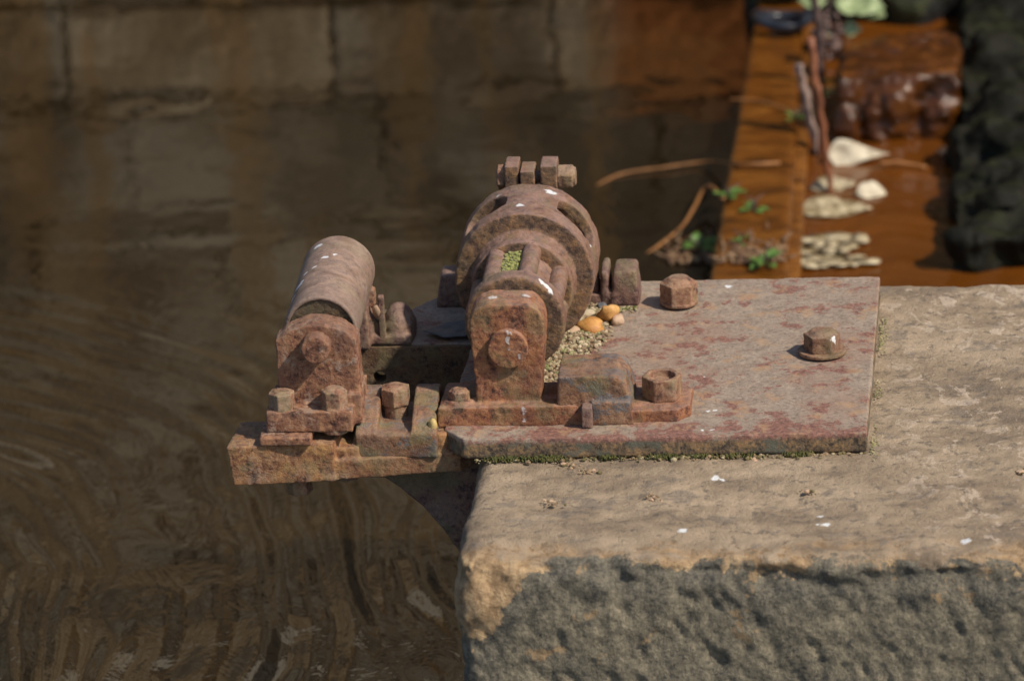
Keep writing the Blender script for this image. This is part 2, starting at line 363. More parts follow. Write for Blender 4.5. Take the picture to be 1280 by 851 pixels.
b.prism([(.120, .0), (.120, .03), (.167, .03), (.17, .0)], -.288, -.25)
cast(b.build('keeper_block', M_keep, mach), .0017, 4, .0028, .012, .003, .04)
b = MB(); b.box(.1085, .1215, -.300, -.28, .001, .028); cast(b.build('key', M_plum, mach), .0014, 4, .002, .008)

# the cage roller: slotted drum, end ring, bars round a hub
AX = (.0225, .095)
b = MB(); b.lathe(AX, [(.008, -.235), (.030, -.235), (.030, -.17), (.0465, -.16), (.0465, -.06), (.03, -.02), (.03, .11), (.008, .11)], 64)
hub = cast(b.build('cage_roller', M_wheel, mach), .002, 2, .0035, .014)
b = MB(); b.lathe(AX, [(.032, -.190), (.058, -.190), (.0615, -.187), (.0615, -.166), (.058, -.163), (.032, -.163)], 96)
cast(b.build('end_ring', M_wheel, hub), .0017, 3, .0022, .01)
def bar_bm(t):
    q = MB(); c = (AX[0]+.0505*math.sin(t), AX[1]+.0505*math.cos(t)); q.cyl(c, .0118, -.175, -.06, 'v', 24); return q
for k in range(7): cast(bar_bm(rad(16)+k*2*PI/7).build('cage_bar', M_wheel, hub), .0016, 2, .0016, .01)
b = MB()
v0, v1, Rd, th = -.034, .076, .0868, .013
vm, hv = (v0+v1)/2, (v1-v0)/2
for k in range(4):
    ac = rad(51+90*k); N = 48; rings = []
    for i in range(N):
        t = 2*PI*i/N; c, s_ = math.cos(t), math.sin(t); kk = 1/max(abs(c), abs(s_))
        e = 2/3.0
        hx = math.copysign(abs(c)**e, c)*rad(23); hy = math.copysign(abs(s_)**e, s_)*.026
        col = []
        for f in (0, .3, .6, 1):
            a_ = (1-f)*kk*c*PI/4+f*hx; y_ = (1-f)*kk*s_*hv+f*hy
            col.append((ac+a_, vm+.002+y_ if f == 1 else vm+y_))
        rings.append([[b.bm.verts.new((AX[0]+R_*math.sin(p[0]), p[1], AX[1]+R_*math.cos(p[0]))) for p in col] for R_ in (Rd, Rd-th)])
    for i in range(N):
        A, B = rings[i], rings[(i+1) % N]
        for q in range(3):
            b.bm.faces.new((A[0][q], B[0][q], B[0][q+1], A[0][q+1])); b.bm.faces.new((A[1][q], A[1][q+1], B[1][q+1], B[1][q]))
        b.bm.faces.new((A[0][3], B[0][3], B[1][3], A[1][3]))
bmesh.ops.remove_doubles(b.bm, verts=b.bm.verts, dist=1e-5)
be = [e for e in b.bm.edges if e.is_boundary]
fr = [e for e in be if e.verts[0].co.y < vm]; bk = [e for e in be if e.verts[0].co.y >= vm]
for es in (fr, bk): bmesh.ops.bridge_loops(b.bm, edges=es)
b.lathe(AX, [(.032, -.036), (.085, -.036), (.085, -.016), (.032, -.016)], 96)
b.lathe(AX, [(.032, .05), (.085, .05), (.085, .074), (.032, .074)], 96)
b.lathe(AX, [(.032, -.072), (.0605, -.072), (.063, -.069), (.063, -.059), (.0575, -.055), (.0575, -.051), (.064, -.040), (.065, -.034), (.032, -.034)], 96)
cast(b.build('slotted_drum', M_wheel, hub), .0017, 4, .0024, .012, .0025, .04)

# rear pedestal with its hinged clamp
b = MB()
prof = [(-.03, 0), (-.035, .10), (-.02, .135), (.0, .15), (.045, .15), (.065, .135), (.08, .10), (.075, 0)]
b.prism(prof, .11, .16)
b.box(-.105, .15, .12, .185, -.002, .014)
rp = cast(b.build('rear_pedestal', M_plum, mach), .002, 7, .0022, .014, .003, .04)
for spec_ in (((.1165, .1535, .114, .172, 0, .046, .004), (.1035, .1150, .118, .172, 0, .047, .001)), ((.084, .102, .128, .168, 0, .039, .003),), ((-.106, -.062, .118, .170, 0, .042, .006), (-.075, -.045, .125, .170, 0, .060, .006))):
    b = MB()
    for q_ in spec_: b.box(*q_)
    cast(b.build('foot_lug', M_plum, rp), .0016, 34, .0022, .013, .003, .03)
for u0_, u1_, zt, v_ in ((-.0115, .006, .189, .115), (.0085, .0265, .183, .112), (.0335, .0545, .189, .115)):
    b = MB(); b.box(u0_, u1_, v_, v_+.04, .12, zt); cast(b.build('clamp_lug', M_wheel, rp), .0015, 4, .0012, .01)
b = MB(); b.cyl((0, 0), .0165, 0, .019, 'z', 6, ph=.2); b.cyl((0, 0), .0115, .017, .023, 'z', 20)
n_ = cast(b.build('nut', M_nut, rp, (.0545, .134, .169)), .0014, 3, .0016, .008); n_.rotation_euler = (0, PI/2, 0)
n2 = n_.copy(); COL.objects.link(n2); n2.parent = rp; n2.location = (-.0115, .134, .169); n2.rotation_euler = (0, -PI/2, .0); n2.scale = (1, 1, .5)
b = MB(); b.cyl((.134, .169), .008, -.02, .07, 'u', 16); b.build('hinge_pin', M_plum, rp)

# ------------------------------------------------------------------ stone quay block
def stone_mat():
    g = NG('quay_sandstone')
    x, y, z = g.xyz()
    b_ = g.noise(11, 6, .6, stretch=(1, 1.6, 1.6)); c = g.noise(70, 6, .65); d = g.noise(500, 3, .6); e = g.noise(26, 6, .65, stretch=(1, .8, 1), dist=1.2); h = g.noise(5, 3, .5)
    top = g.ramp(b_, [(.38, (.21, .154, .104)), (.47, (.28, .207, .136)), (.55, (.335, .25, .166)), (.66, (.40, .30, .20))])
    top = g.mix(g.math('MULTIPLY', g.math('MULTIPLY', g.step(g.math('ADD', e, g.math('MULTIPLY', c, .35)), .735, .79), g.step(x, .35, .55)), .65), top, (.52, .41, .31))
    top = g.mix(g.math('MULTIPLY', g.step(c, .45, .36), .6), top, (.10, .085, .07))
    top = g.mix(g.math('MULTIPLY', g.step(g.noise(17, 6, .68, stretch=(1, 1.5, 1)), .56, .62), .45), top, (.15, .13, .11))
    nz = g.xyz(True)
    wob = g.math('SUBTRACT', g.noise(15, 6, .68, dist=.5), .5); wf = g.math('SUBTRACT', c, .5)
    edge = g.math('ADD', z, g.math('ADD', g.math('MULTIPLY', wob, .10), g.math('MULTIPLY', wf, .05)))
    tan = g.ramp(c, [(.36, (.23, .145, .075)), (.5, (.38, .25, .135)), (.64, (.50, .345, .19))])
    edge_t = g.math('ADD', z, g.math('ADD', g.math('MULTIPLY', wob, .045), g.math('MULTIPLY', wf, .03)))
    tm = g.math('MULTIPLY', g.math('MULTIPLY', g.step(edge_t, -.030, -.038), g.step(g.math('ADD', y, g.math('MULTIPLY', x, .096)), -.555, -.60)), g.step(g.math('ADD', g.noise(6.5, 5, .6), g.math('MULTIPLY', g.step(x, .1, -.03), .3)), .40, .48))
    col = g.mix(tm, top, tan)
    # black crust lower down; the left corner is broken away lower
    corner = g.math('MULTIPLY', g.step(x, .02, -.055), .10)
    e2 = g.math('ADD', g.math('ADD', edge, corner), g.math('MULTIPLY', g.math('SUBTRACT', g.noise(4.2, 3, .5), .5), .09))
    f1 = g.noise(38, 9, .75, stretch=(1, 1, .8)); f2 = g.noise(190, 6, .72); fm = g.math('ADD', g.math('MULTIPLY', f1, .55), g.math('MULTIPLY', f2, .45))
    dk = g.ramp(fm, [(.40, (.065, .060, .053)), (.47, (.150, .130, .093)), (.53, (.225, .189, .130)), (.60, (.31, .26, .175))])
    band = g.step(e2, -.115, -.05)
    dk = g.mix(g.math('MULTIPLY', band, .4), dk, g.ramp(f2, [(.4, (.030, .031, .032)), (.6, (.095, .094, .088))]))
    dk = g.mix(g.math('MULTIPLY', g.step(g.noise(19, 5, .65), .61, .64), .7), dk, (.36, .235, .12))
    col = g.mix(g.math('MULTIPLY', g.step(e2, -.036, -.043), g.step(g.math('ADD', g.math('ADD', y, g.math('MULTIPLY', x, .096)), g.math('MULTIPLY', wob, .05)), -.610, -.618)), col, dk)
    col = g.mix(g.math('MULTIPLY', g.step(d, .62, .75), .3), col, (.46, .38, .28))
    col = g.mix(g.math('MULTIPLY', g.step(d, .40, .28), .3), col, (.06, .05, .04))
    sp = []
    for px, py, r in ((895, 596, .006), (903, 597, .004), (1026, 641, .005), (1032, 651, .006), (1022, 651, .004), (853, 662, .006), (812, 570, .003)):
        p = ground(px, py, -.027); sp.append((p[0], p[1], -.028, r))
    p = ground(1207, 672, -.03); sp.append((p[0], p[1], -.034, .007))
    col = g.mix(g.spots(sp), col, (.70, .69, .67))
    g.b.inputs['Specular IOR Level'].default_value = .3
    return g.done(col, .88, g.math('ADD', g.math('ADD', c, g.math('MULTIPLY', f2, .8)), g.math('MULTIPLY', d, .35)), .0036, 1)
def grid_box(lo, hi, step, r):
    """rounded box as a dense quad shell; returns vertices, faces, normals"""
    bm = bmesh.new(); lo, hi = np.array(lo), np.array(hi)
    for ax in range(3):
        o1, o2 = [(1, 2), (0, 2), (0, 1)][ax]
        n1 = max(2, int((hi[o1]-lo[o1])/step)); n2 = max(2, int((hi[o2]-lo[o2])/step))
        for side in (0, 1):
            if (ax == 0 and side == 1) or (ax == 2 and side == 0): continue
            vs = {}
            for i in range(n1+1):
                for j in range(n2+1):
                    p = [0, 0, 0]; p[ax] = (lo, hi)[side][ax]; p[o1] = lo[o1]+(hi[o1]-lo[o1])*i/n1; p[o2] = lo[o2]+(hi[o2]-lo[o2])*j/n2
                    vs[i, j] = bm.verts.new(p)
            for i in range(n1):
                for j in range(n2): bm.faces.new((vs[i, j], vs[i+1, j], vs[i+1, j+1], vs[i, j+1]))
    bmesh.ops.remove_doubles(bm, verts=bm.verts, dist=1e-5); bmesh.ops.recalc_face_normals(bm, faces=bm.faces)
    P = np.array([v.co[:] for v in bm.verts]); c = np.clip(P, lo+r, hi-r); d = P-c
    nrm = d/np.maximum(np.linalg.norm(d, axis=1, keepdims=True), 1e-9)
    return bm, c+nrm*r, nrm
bm, P, Nn = grid_box((-.018, -.632, -.62), (1.30, .272, -.0275), .0042, .024)
front = np.clip(-Nn[:, 1], 0, 1); topw = np.clip(Nn[:, 2], 0, 1); left = np.clip(-Nn[:, 0], 0, 1)
sm = lambda v, a, b_: np.clip((v-a)/(b_-a), 0, 1)**2*(3-2*np.clip((v-a)/(b_-a), 0, 1))
fy = sm(-P[:, 1], .53, .615)
d = .003*fbm(P*8, 3)*(1-.4*topw)+.0010*fbm(P*70, 3)
# keep the seat of the plate level
seat = np.clip(1-np.maximum(np.maximum((P[:, 0]-.50)/.06, (-.36-P[:, 1])/.05), 0), 0, 1)*topw
d += topw*(1-seat)*(.0035*fbm(P*np.array([14, 22, 14]), 4)-.0025)
# pecked face: slanting tool furrows and pits
rot = np.stack([P[:, 0]*.85+P[:, 2]*.53, P[:, 1], -P[:, 0]*.53+P[:, 2]*.85], 1)
furrow = 1-np.abs(fbm(rot*np.array([58, 50, 18]), 3))
pitn = np.clip(fbm(P*np.array([42, 42, 36]), 3)-.15, 0, 1)
d += front*(.0040*(furrow-.7)-.0028*pitn+.0014*fbm(P*np.array([80, 80, 60]), 4))
# chipped lip: scalloped bites out of the front top edge
lip = np.exp(-((P[:, 2]+.047)/.020)**2)*fy
d -= lip*np.clip(.003+.016*fbm(P*np.array([11, 1, 14]), 4), 0, .018)
# broken left front corner
cor = np.exp(-((P[:, 0]+.02)/.035)**2)*fy
d -= cor*(.004+.007*fbm(P*19, 4))*np.clip(left+front+topw*.4, 0, 1)
bul = np.exp(-((P[:, 2]+.085)/.03)**2-((P[:, 0]+.01)/.035)**2)*fy
d += bul*.004
# shallow crack on top
ck = np.abs((P[:, 1]+.50)+.75*(P[:, 0]-.26)+.012*fbm(P*30, 2)); d -= topw*np.exp(-(ck/.004)**2)*.003*(np.abs(P[:, 0]-.25) < .09)
P2 = P+Nn*d[:, None]
for v, p in zip(bm.verts, P2): v.co = p
for f in bm.faces: f.smooth = True
me = bpy.data.meshes.new('quay_block'); bm.to_mesh(me); bm.free(); me.materials.append(stone_mat())
st = bpy.data.objects.new('quay_block', me); COL.objects.link(st); st.rotation_euler = (0, 0, -YAW)
tag(st, 'big weathered sandstone block with black crusted front under the iron plate', 'stone block')

# ------------------------------------------------------------------ water
WZ = -.45
def water_mat(name, base, rough, ior, b1, b2, d1, d2):
    g = NG(name)
    n1 = g.noise(b1, 4, .55, stretch=(1, .55, 1), dist=.6); n2 = g.noise(b2, 3, .5, stretch=(1, .6, 1), dist=.3)
    h = g.math('ADD', g.math('MULTIPLY', n1, d1), g.math('MULTIPLY', n2, d2))
    cl = g.mix(g.step(g.noise(3.2, 4, .6, dist=.8), .4, .65), base, [c*1.35 for c in base])
    g.b.inputs['IOR'].default_value = ior
    return g.done(cl, rough, h, 1.0, 1)
xs = np.concatenate([-np.geomspace(40, 1.75, 14), np.arange(-1.7, 1.3, .008), np.geomspace(1.35, 40, 14)])
ys = np.concatenate([-np.geomspace(40, .55, 14), np.arange(-.5, 3.0, .010), np.geomspace(3.05, 40, 14)])
Xg, Yg = np.meshgrid(xs, ys, indexing='ij')
Q = np.stack([Xg, Yg, np.zeros_like(Xg)], -1)
rc = np.array([-1.42, .34]); dyc = Yg-rc[1]; rr = np.hypot(Xg-rc[0], np.where(dyc < 0, dyc*.25, dyc)); an = np.arctan2(Yg-rc[1], Xg-rc[0])
env = np.clip((1.55-rr)/.5, 0, 1)*np.clip((1.65-Yg+.3*fbm(Q*3, 2))/.8, 0, 1)
rw = rr+.035*fbm(Q*2.2, 2)+.010*fbm(Q*7+3, 2)
ph = rw*2*PI/.062
Z = env*(.0030*np.sin(ph)+.0028*np.sin(ph*.43+1.2*fbm(Q*2, 2)))*np.clip(.6+.9*fbm(np.stack([rw*9, an*3.2, 0*rw], -1)+9, 2), .1, 1.5)
Z += .0010*fbm(Q*np.array([7, 10, 1]), 2)*(1-.45*env)
fade = np.clip((6-np.abs(Xg))/3, 0, 1)*np.clip((6-np.abs(Yg))/3, 0, 1); Z = Z*fade
nx, ny = Xg.shape
co = np.stack([Xg, Yg, WZ+Z], -1).reshape(-1, 3)
ii = np.arange(nx*ny).reshape(nx, ny)
fc = np.stack([ii[:-1, :-1], ii[1:, :-1], ii[1:, 1:], ii[:-1, 1:]], -1).reshape(-1, 4)
me = bpy.data.meshes.new('water'); me.from_pydata(co.tolist(), [], fc.tolist()); me.polygons.foreach_set('use_smooth', [True]*len(fc))
me.materials.append(water_mat('murky_water', (.0105, .0064, .0023), .04, 1.9, 14, 50, .0019, .0002))
wo = bpy.data.objects.new('water', me); COL.objects.link(wo); tag(wo, kind='structure')

# ------------------------------------------------------------------ far wall, seen in the water
def wall_mat():
    g = NG('old_wall_stone'); a = g.n('Attribute'); a.attribute_name = 'tone'; x, y, z = g.xyz()
    b_ = g.noise(6, 3, .5); c = g.noise(40, 5, .6)
    col = g.mix(.4, a.outputs['Color'], g.ramp(b_, [(.38, (.16, .12, .075)), (.5, (.42, .32, .20)), (.62, (.70, .58, .40))]))
    st_ = g.step(g.noise(5, 3, .5, stretch=(3, 3, .2)), .50, .62)
    col = g.mix(g.math('MULTIPLY', st_, .65), col, (.30, .16, .05))
    o = g.math('MULTIPLY', g.step(g.math('ADD', x, g.math('MULTIPLY', b_, .15)), .24, .32), g.step(g.math('ADD', z, g.math('MULTIPLY', c, .2)), .0, -.16))
    col = g.mix(o, col, (.42, .13, .02))
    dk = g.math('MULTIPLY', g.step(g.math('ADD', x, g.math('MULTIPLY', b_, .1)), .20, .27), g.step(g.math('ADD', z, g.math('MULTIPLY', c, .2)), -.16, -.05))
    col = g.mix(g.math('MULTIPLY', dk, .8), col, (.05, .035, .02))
    return g.done(col, .9, g.math('ADD', b_, c), .012, 1)
bm = bmesh.new(); lay = bm.loops.layers.color.new('tone'); zz = -.6; row = 0
for hgt in (.20, .18, .22, .21, .24, .24, .26, .26, .26, .26, .16):
    x = -4.5+(.17 if row % 2 else -.1)*1
    while x < 4.5:
        L = RNG.uniform(.28, .52); t = RNG.choice([.4, .65, .9, 1.2])*RNG.uniform(.85, 1.15); hue = RNG.uniform(-.04, .05)
        q = bmesh.ops.create_cube(bm, size=1, matrix=Matrix.Translation((x+L/2, .16+RNG.uniform(-.008, .008), zz+hgt/2)) @ Matrix.Diagonal((L-.006, .3, hgt-.006, 1)))
        fs = {f for v in q['verts'] for f in v.link_faces}
        for f in fs:
            for lp in f.loops: lp[lay] = ((.50+hue)*t, .41*t, (.29-hue)*t, 1) if row != 7 else (1, .92, .80, 1)  # one course made pale so the ripples reflect bright streaks
        x += L
    zz += hgt; row += 1
x = bmesh.ops.create_cube(bm, size=1, matrix=Matrix.Translation((0, .19, .55)) @ Matrix.Diagonal((9.2, .28, 2.3, 1)))
for f in {f for v in x['verts'] for f in v.link_faces}:
    for lp in f.loops: lp[lay] = (.26, .20, .14, 1)
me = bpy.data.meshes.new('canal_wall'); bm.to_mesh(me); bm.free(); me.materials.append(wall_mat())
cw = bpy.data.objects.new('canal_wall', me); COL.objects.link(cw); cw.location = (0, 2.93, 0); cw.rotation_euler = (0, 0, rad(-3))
bv = cw.modifiers.new('worn', 'BEVEL'); bv.width = .008; bv.segments = 2
tag(cw, 'old stone block wall along the far side of the water', 'wall')
g = NG('bank_earth'); M_earth = g.done(g.ramp(g.noise(3), [(.4, (.05, .06, .02)), (.6, (.09, .08, .04))]), .95, g.noise(30), .03)
b = MB(); b.box(-40, 40, 3.3, 60, -.6, 1.7); tag(b.build('bank_ground', M_earth, None), kind='structure')

# ------------------------------------------------------------------ iron stained overflow on the right
def ochre(name, c0, c1, c2, rough, bumpd=.004, spec=.5):
    g = NG(name); g.b.inputs['Specular IOR Level'].default_value = spec; a = g.noise(22, 5, .6, stretch=(.6, 1.6, 1), dist=.5); c = g.noise(130, 4, .6)
    return g.done(g.ramp(a, [(.32, c0), (.5, c1), (.68, c2)]), rough, g.math('ADD', a, g.math('MULTIPLY', c, .4)), bumpd, 1)
M_ochre = ochre('ochre_slime', (.055, .018, .002), (.13, .043, .005), (.185, .070, .010), .26, .003)
M_wet = ochre('wet_ochre', (.018, .007, .002), (.075, .023, .004), (.15, .052, .009), .2, .006)
M_rockd = ochre('shade_toned_rock', (.004, .004, .002), (.008, .0075, .003), (.018, .020, .005), .7, .008, .2)  # near-black base holds shade cast from out of view
M_ochredark = ochre('ochre_dark', (.08, .028, .005), (.15, .055, .008), (.22, .085, .014), .4)
def gp(px, py, z): return Vector(ground(px, py, z))
def lump(name, poly, z0, z1, mat, vox=.006, it=3, amp=.012, size=.03, amp2=.02, size2=.12):
    b = MB(); b.prism(poly, z0, z1, 'z'); return cast(b.build(name, mat), vox, it, amp, size, amp2, size2)
q = [gp(942, 28, -.385), gp(1004, 30, -.385), gp(984, 345, -.385), gp(893, 310, -.385)]
ext = lambda a, b_, k: a+(b_-a)*k
poly = [ext(q[3], q[0], 1.35), ext(q[2], q[1], 1.25), ext(q[1], q[2], 1.5), ext(q[0], q[3], 1.6)]
lg = lump('overflow_ledge', [(p.x, p.y) for p in poly], -.55, -.385, M_ochre, amp=.003, amp2=.004)
b = MB(); st0, st1 = poly[1], poly[2]
b.prism([(st0.x-.01, st0.y-.02), (st0.x+.016, st0.y-.02), (st1.x+.016, st1.y), (st1.x-.01, st1.y)], -.55, -.408, 'z'); cast(b.build('lower_course', M_ochredark, lg), .005, 3, .008, .03)
tag(lg, 'long orange ochre coated stone ledge beside the water channel', 'ledge')
q2 = [ext(q[2], q[1], 1.2), gp(1200, 30, -.425), gp(1186, 400, -.425), ext(q[1], q[2], 1.5)]
b = MB(); NX, NY = 60, 120
a0, a1, a2, a3 = poly[1]+Vector((-.02, 0, 0)), gp(1340, 20, -.42), gp(1340, 470, -.42), poly[2]+Vector((-.02, 0, 0))
vs = {}
for i in range(NX+1):
    for j in range(NY+1):
        s_, t_ = i/NX, j/NY; p = (a0*(1-s_)+a1*s_)*(1-t_)+(a3*(1-s_)+a2*s_)*t_
        vs[i, j] = b.bm.verts.new((p.x, p.y, -.42+.0012*math.sin(p.y*90+3*math.sin(p.x*30))*math.sin(p.x*23+p.y*31)))
for i in range(NX):
    for j in range(NY): b.bm.faces.new((vs[i, j], vs[i+1, j], vs[i+1, j+1], vs[i, j+1]))
tag(b.build('channel_water', water_mat('ochre_water', (.105, .032, .004), .07, 1.45, 24, 90, .0016, .0002)), kind='structure')
# stepped cascade the water trickles over
c0, c1 = gp(1052, 178, -.42), gp(1200, 172, -.42)
b = MB(); dv = Vector((.02, .22, 0))
b.prism([(c0.x, c0.y+.01), (c1.x, c1.y+.01), (c1.x+.02, c1.y+.22), (c0.x+.02, c0.y+.22)], -.55, -.32, 'z')
for k in range(8):
    s_ = RNG.uniform(.05, 1); zt = RNG.uniform(-.42, -.35); p = c0.lerp(c1, s_)
    b.ball((p.x, p.y+.022, zt), 1, 3, (RNG.uniform(.012, .035), RNG.uniform(.018, .034), RNG.uniform(.03, .07)))
cs = cast(b.build('cascade_step', M_wet), .004, 6, .007, .012, .026, .05)
tag(cs, 'wet rust orange step with water trickling over it', 'step')
# right-hand rock with cast shade put into its colour; mossy rock behind
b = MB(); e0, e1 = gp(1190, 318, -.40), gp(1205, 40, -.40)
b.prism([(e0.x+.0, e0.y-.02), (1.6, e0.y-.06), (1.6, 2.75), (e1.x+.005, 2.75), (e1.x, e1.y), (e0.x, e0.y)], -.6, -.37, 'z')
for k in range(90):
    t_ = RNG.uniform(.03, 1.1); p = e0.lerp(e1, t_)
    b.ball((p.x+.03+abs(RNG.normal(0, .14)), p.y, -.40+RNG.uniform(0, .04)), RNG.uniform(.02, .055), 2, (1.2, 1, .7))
rk = cast(b.build('dark_rock', M_rockd), .005, 3, .012, .02, .07, .10); tag(rk, 'rock bank with painted shade to the right of the orange channel', 'rock')
b = MB(); b.prism([(.42, 2.52), (.8, 2.46), (1.6, 2.4), (1.6, 2.8), (.42, 2.8)], -.6, -.12, 'z')
for k in range(60): b.ball((RNG.uniform(.43, 1.2), 2.5+RNG.uniform(-.05, .08), RNG.uniform(-.40, -.08)), RNG.uniform(.03, .08), 2)
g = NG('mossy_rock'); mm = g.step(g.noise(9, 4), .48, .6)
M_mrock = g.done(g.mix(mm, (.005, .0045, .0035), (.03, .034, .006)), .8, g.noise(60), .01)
mr = cast(b.build('mossy_rock', M_mrock), .009, 2, .02, .035, .03, .12); tag(mr, 'dark mossy rock face behind the orange step', 'rock')

# rubber ring on the ledge
rp_ = gp(979, 29, -.375); b = MB(); n1, n2, R1, R2 = 64, 16, .041, .0115; g_ = []
for i in range(n1):
    t = 2*PI*i/n1
    g_.append([b.bm.verts.new(((R1+R2*math.cos(k*2*PI/n2))*math.cos(t), (R1+R2*math.cos(k*2*PI/n2))*math.sin(t)*1.05, R2*.8*math.sin(k*2*PI/n2)+.004*math.cos(2*t))) for k in range(n2)])
for i in range(n1):
    for k in range(n2): b.bm.faces.new((g_[i][k], g_[(i+1) % n1][k], g_[(i+1) % n1][(k+1) % n2], g_[i][(k+1) % n2]))
g = NG('black_rubber'); M_rub = g.done(g.ramp(g.noise(40), [(.4, (.012, .014, .020)), (.6, (.030, .034, .045))]), .32)
rg = b.build('rubber_ring', M_rub, None, (rp_.x, rp_.y, -.368)); rg.rotation_euler = (rad(-7), rad(3), 0)
tag(rg, 'black rubber ring lying on the far end of the orange ledge', 'ring')

# ------------------------------------------------------------------ stems, leaves and plants
def simple(name, c0, c1, rough=.6, sc_=60):
    g = NG(name); return g.done(g.ramp(g.noise(sc_, 4), [(.38, c0), (.62, c1)]), rough, g.noise(sc_*3), .001)
M_stem_o = simple('red_stem', (.16, .05, .02), (.30, .11, .045)); M_stem_p = simple('pale_stem', (.20, .13, .10), (.36, .25, .20)); M_stem_d = simple('dark_stem', (.05, .03, .025), (.12, .07, .06))
M_root = simple('orange_root', (.20, .08, .02), (.34, .15, .045))
M_leaf = simple('green_leaf', (.06, .13, .02), (.13, .24, .05), .45, 90); M_leafp = simple('pale_leaf', (.22, .28, .12), (.36, .42, .20), .5, 70)
M_dead = simple('bleached_leaf', (.42, .35, .24), (.66, .58, .42), .6, 60); M_dead2 = simple('mottled_dead_leaf', (.13, .085, .03), (.52, .43, .27), .5, 55)
def up(px, py, z, h):  # point h above the plane point
    p = gp(px, py, z); return Vector((p.x, p.y, p.z+h))
def stem(name, base, pts, r0_, r1_, mat, label, group=None):
    pts = [base]+[base+Vector(q) for q in pts]; n = len(pts)
    k = []
    for a_, b_ in zip(pts, pts[1:]): k += [a_.lerp(b_, t/4) for t in range(4)]
    k.append(pts[-1]); k = [p+Vector((RNG.normal(0, .0012), RNG.normal(0, .0012), 0)) for p in k]
    o = MB().tube(k, [r0_+(r1_-r0_)*i/(len(k)-1)*1.0+(.0012 if i % 4 == 0 else 0) for i in range(len(k))], 10).build(name, mat)
    return tag(o, label, 'twig', group)
PXM = 8/9.75*1e3  # photo px per metre out there
stem('dry_twig', up(1024, 190, -.42, -.03), [(-.008, .0, .06), (-.020, .005, .125), (-.028, .01, .17)], .0062, .0062, M_stem_p, 'pale broken stem leaning left out of the channel beside the ledge', 'dead stems in the channel')
stem('dry_twig', up(1028, 195, -.42, -.03), [(.0, .0, .08), (-.008, .0, .15), (-.012, .01, .22)], .0068, .0055, M_stem_o, 'thick red brown stem standing in the channel beside the pale stem', 'dead stems in the channel')
stem('dry_twig', up(1041, 240, -.42, -.03), [(-.006, .0, .07), (-.014, .0, .15), (-.018, .0, .20)], .0042, .004, M_stem_o, 'thin dark red stem in front of the bleached leaf', 'dead stems in the channel')
stem('dry_twig', up(1026, 130, -.42, -.03), [(.002, .0, .09), (.0, .0, .16), (-.012, .0, .26), (-.02, 0, .32)], .006, .007, M_stem_d, 'tallest purple brown stem rising above the rubber ring', 'dead stems in the channel')
b = MB(); hp = up(1033, 88, -.40, .05)
for k in range(70): b.ball(hp+Vector((RNG.normal(0, .012), RNG.normal(0, .012), RNG.normal(0, .022))), RNG.uniform(.003, .007), 1)
tag(b.build('dried_flower_head', simple('dried_flower', (.08, .045, .035), (.19, .12, .10))), 'brown dried flower cluster among the upright stems', 'flower')
def leaf_bm(b, base, d, up_, L, W, fold=.25, curl=.3, n=8, shape=1.0, peak=.75):
    d = Vector(d).normalized(); up_ = Vector(up_); s_ = d.cross(up_).normalized(); nrm = s_.cross(d).normalized(); rows = []
    for i in range(n+1):
        t = i/n; wd = W*(math.sin(PI*min(1, t**peak))**shape)*.5+.0004
        c = Vector(base)+d*L*t-nrm*curl*L*t*t
        rows.append([b.bm.verts.new(c+s_*wd*k*RNG.uniform(.82, 1.12)+nrm*(abs(k)*wd*fold+RNG.normal(0, .045)*W)) for k in (-1, -.5, 0, .5, 1)])
    for A, B in zip(rows, rows[1:]):
        for k in range(4): b.bm.faces.new((A[k], A[k+1], B[k+1], B[k]))
def leafobj(b, name, mat, th=.0012):
    o = b.build(name, mat); s_ = o.modifiers.new('thick', 'SOLIDIFY'); s_.thickness = th; s_.offset = 0
    u = o.modifiers.new('soft', 'SUBSURF'); u.levels = u.render_levels = 1; return o
# bleached leaves in the channel
def deadleaf(px, py, z, h, d, up_, L, W, mat, label, **k):
    b = MB(); p = up(px, py, z, h); leaf_bm(b, p, d, up_, L, W, **k)
    p2 = p+Vector(d).normalized()*L*.96; nn = 6
    b2 = [p2+Vector((.012*i, .002*i, -.0018*i-.012*k.get('curl', .3)*5*L)) for i in range(nn)]
    o = leafobj(b, 'dead_leaf', mat, .0018); return tag(o, label, 'leaf', 'bleached dead leaves in the channel')
deadleaf(1034, 205, -.42, .016, (1, -.05, -.02), (-.05, -.95, .45), .098, .052, M_dead, 'largest bleached cream leaf standing on edge behind the thin stem', curl=.05, fold=.1, peak=.42, shape=1.5)
deadleaf(1012, 238, -.42, .005, (1, .02, .06), (0, -.7, .7), .072, .03, M_dead2, 'narrow pale leaf lying low under the big bleached leaf', curl=.05)
deadleaf(1070, 244, -.42, .004, (1, -.1, .05), (0, -.5, .85), .046, .036, M_dead, 'small rounded white leaf tip beside the big bleached leaf', curl=.15, fold=.35, shape=.6)
deadleaf(998, 268, -.42, .004, (1, .02, .02), (0, -.3, .95), .112, .060, M_dead2, 'wide pale stand-in for the big leaf reflection in the middle of the channel', curl=.03, fold=.2, peak=.62, shape=.9)  # solid shape drawn in place of the upright leaf's reflection
b = MB()
for k in range(38):
    y_ = RNG.choice([296, 303, 312, 322, 328])+RNG.normal(0, 1.8); x0_ = RNG.uniform(986, 1096)*.75+RNG.uniform(986, 1060)*.25
    p = gp(x0_, y_, -.4165+RNG.uniform(0, .003)); L = RNG.uniform(.008, .034); W_ = RNG.uniform(.006, .02)
    n_v = 7; q_ = [(p.x+L*math.cos(t)*RNG.uniform(.6, 1.1), p.y+W_*math.sin(t)*RNG.uniform(.6, 1.2)) for t in np.linspace(0, 2*PI, n_v, endpoint=False)]
    b.prism(q_, p.z, p.z+.0016, 'z')
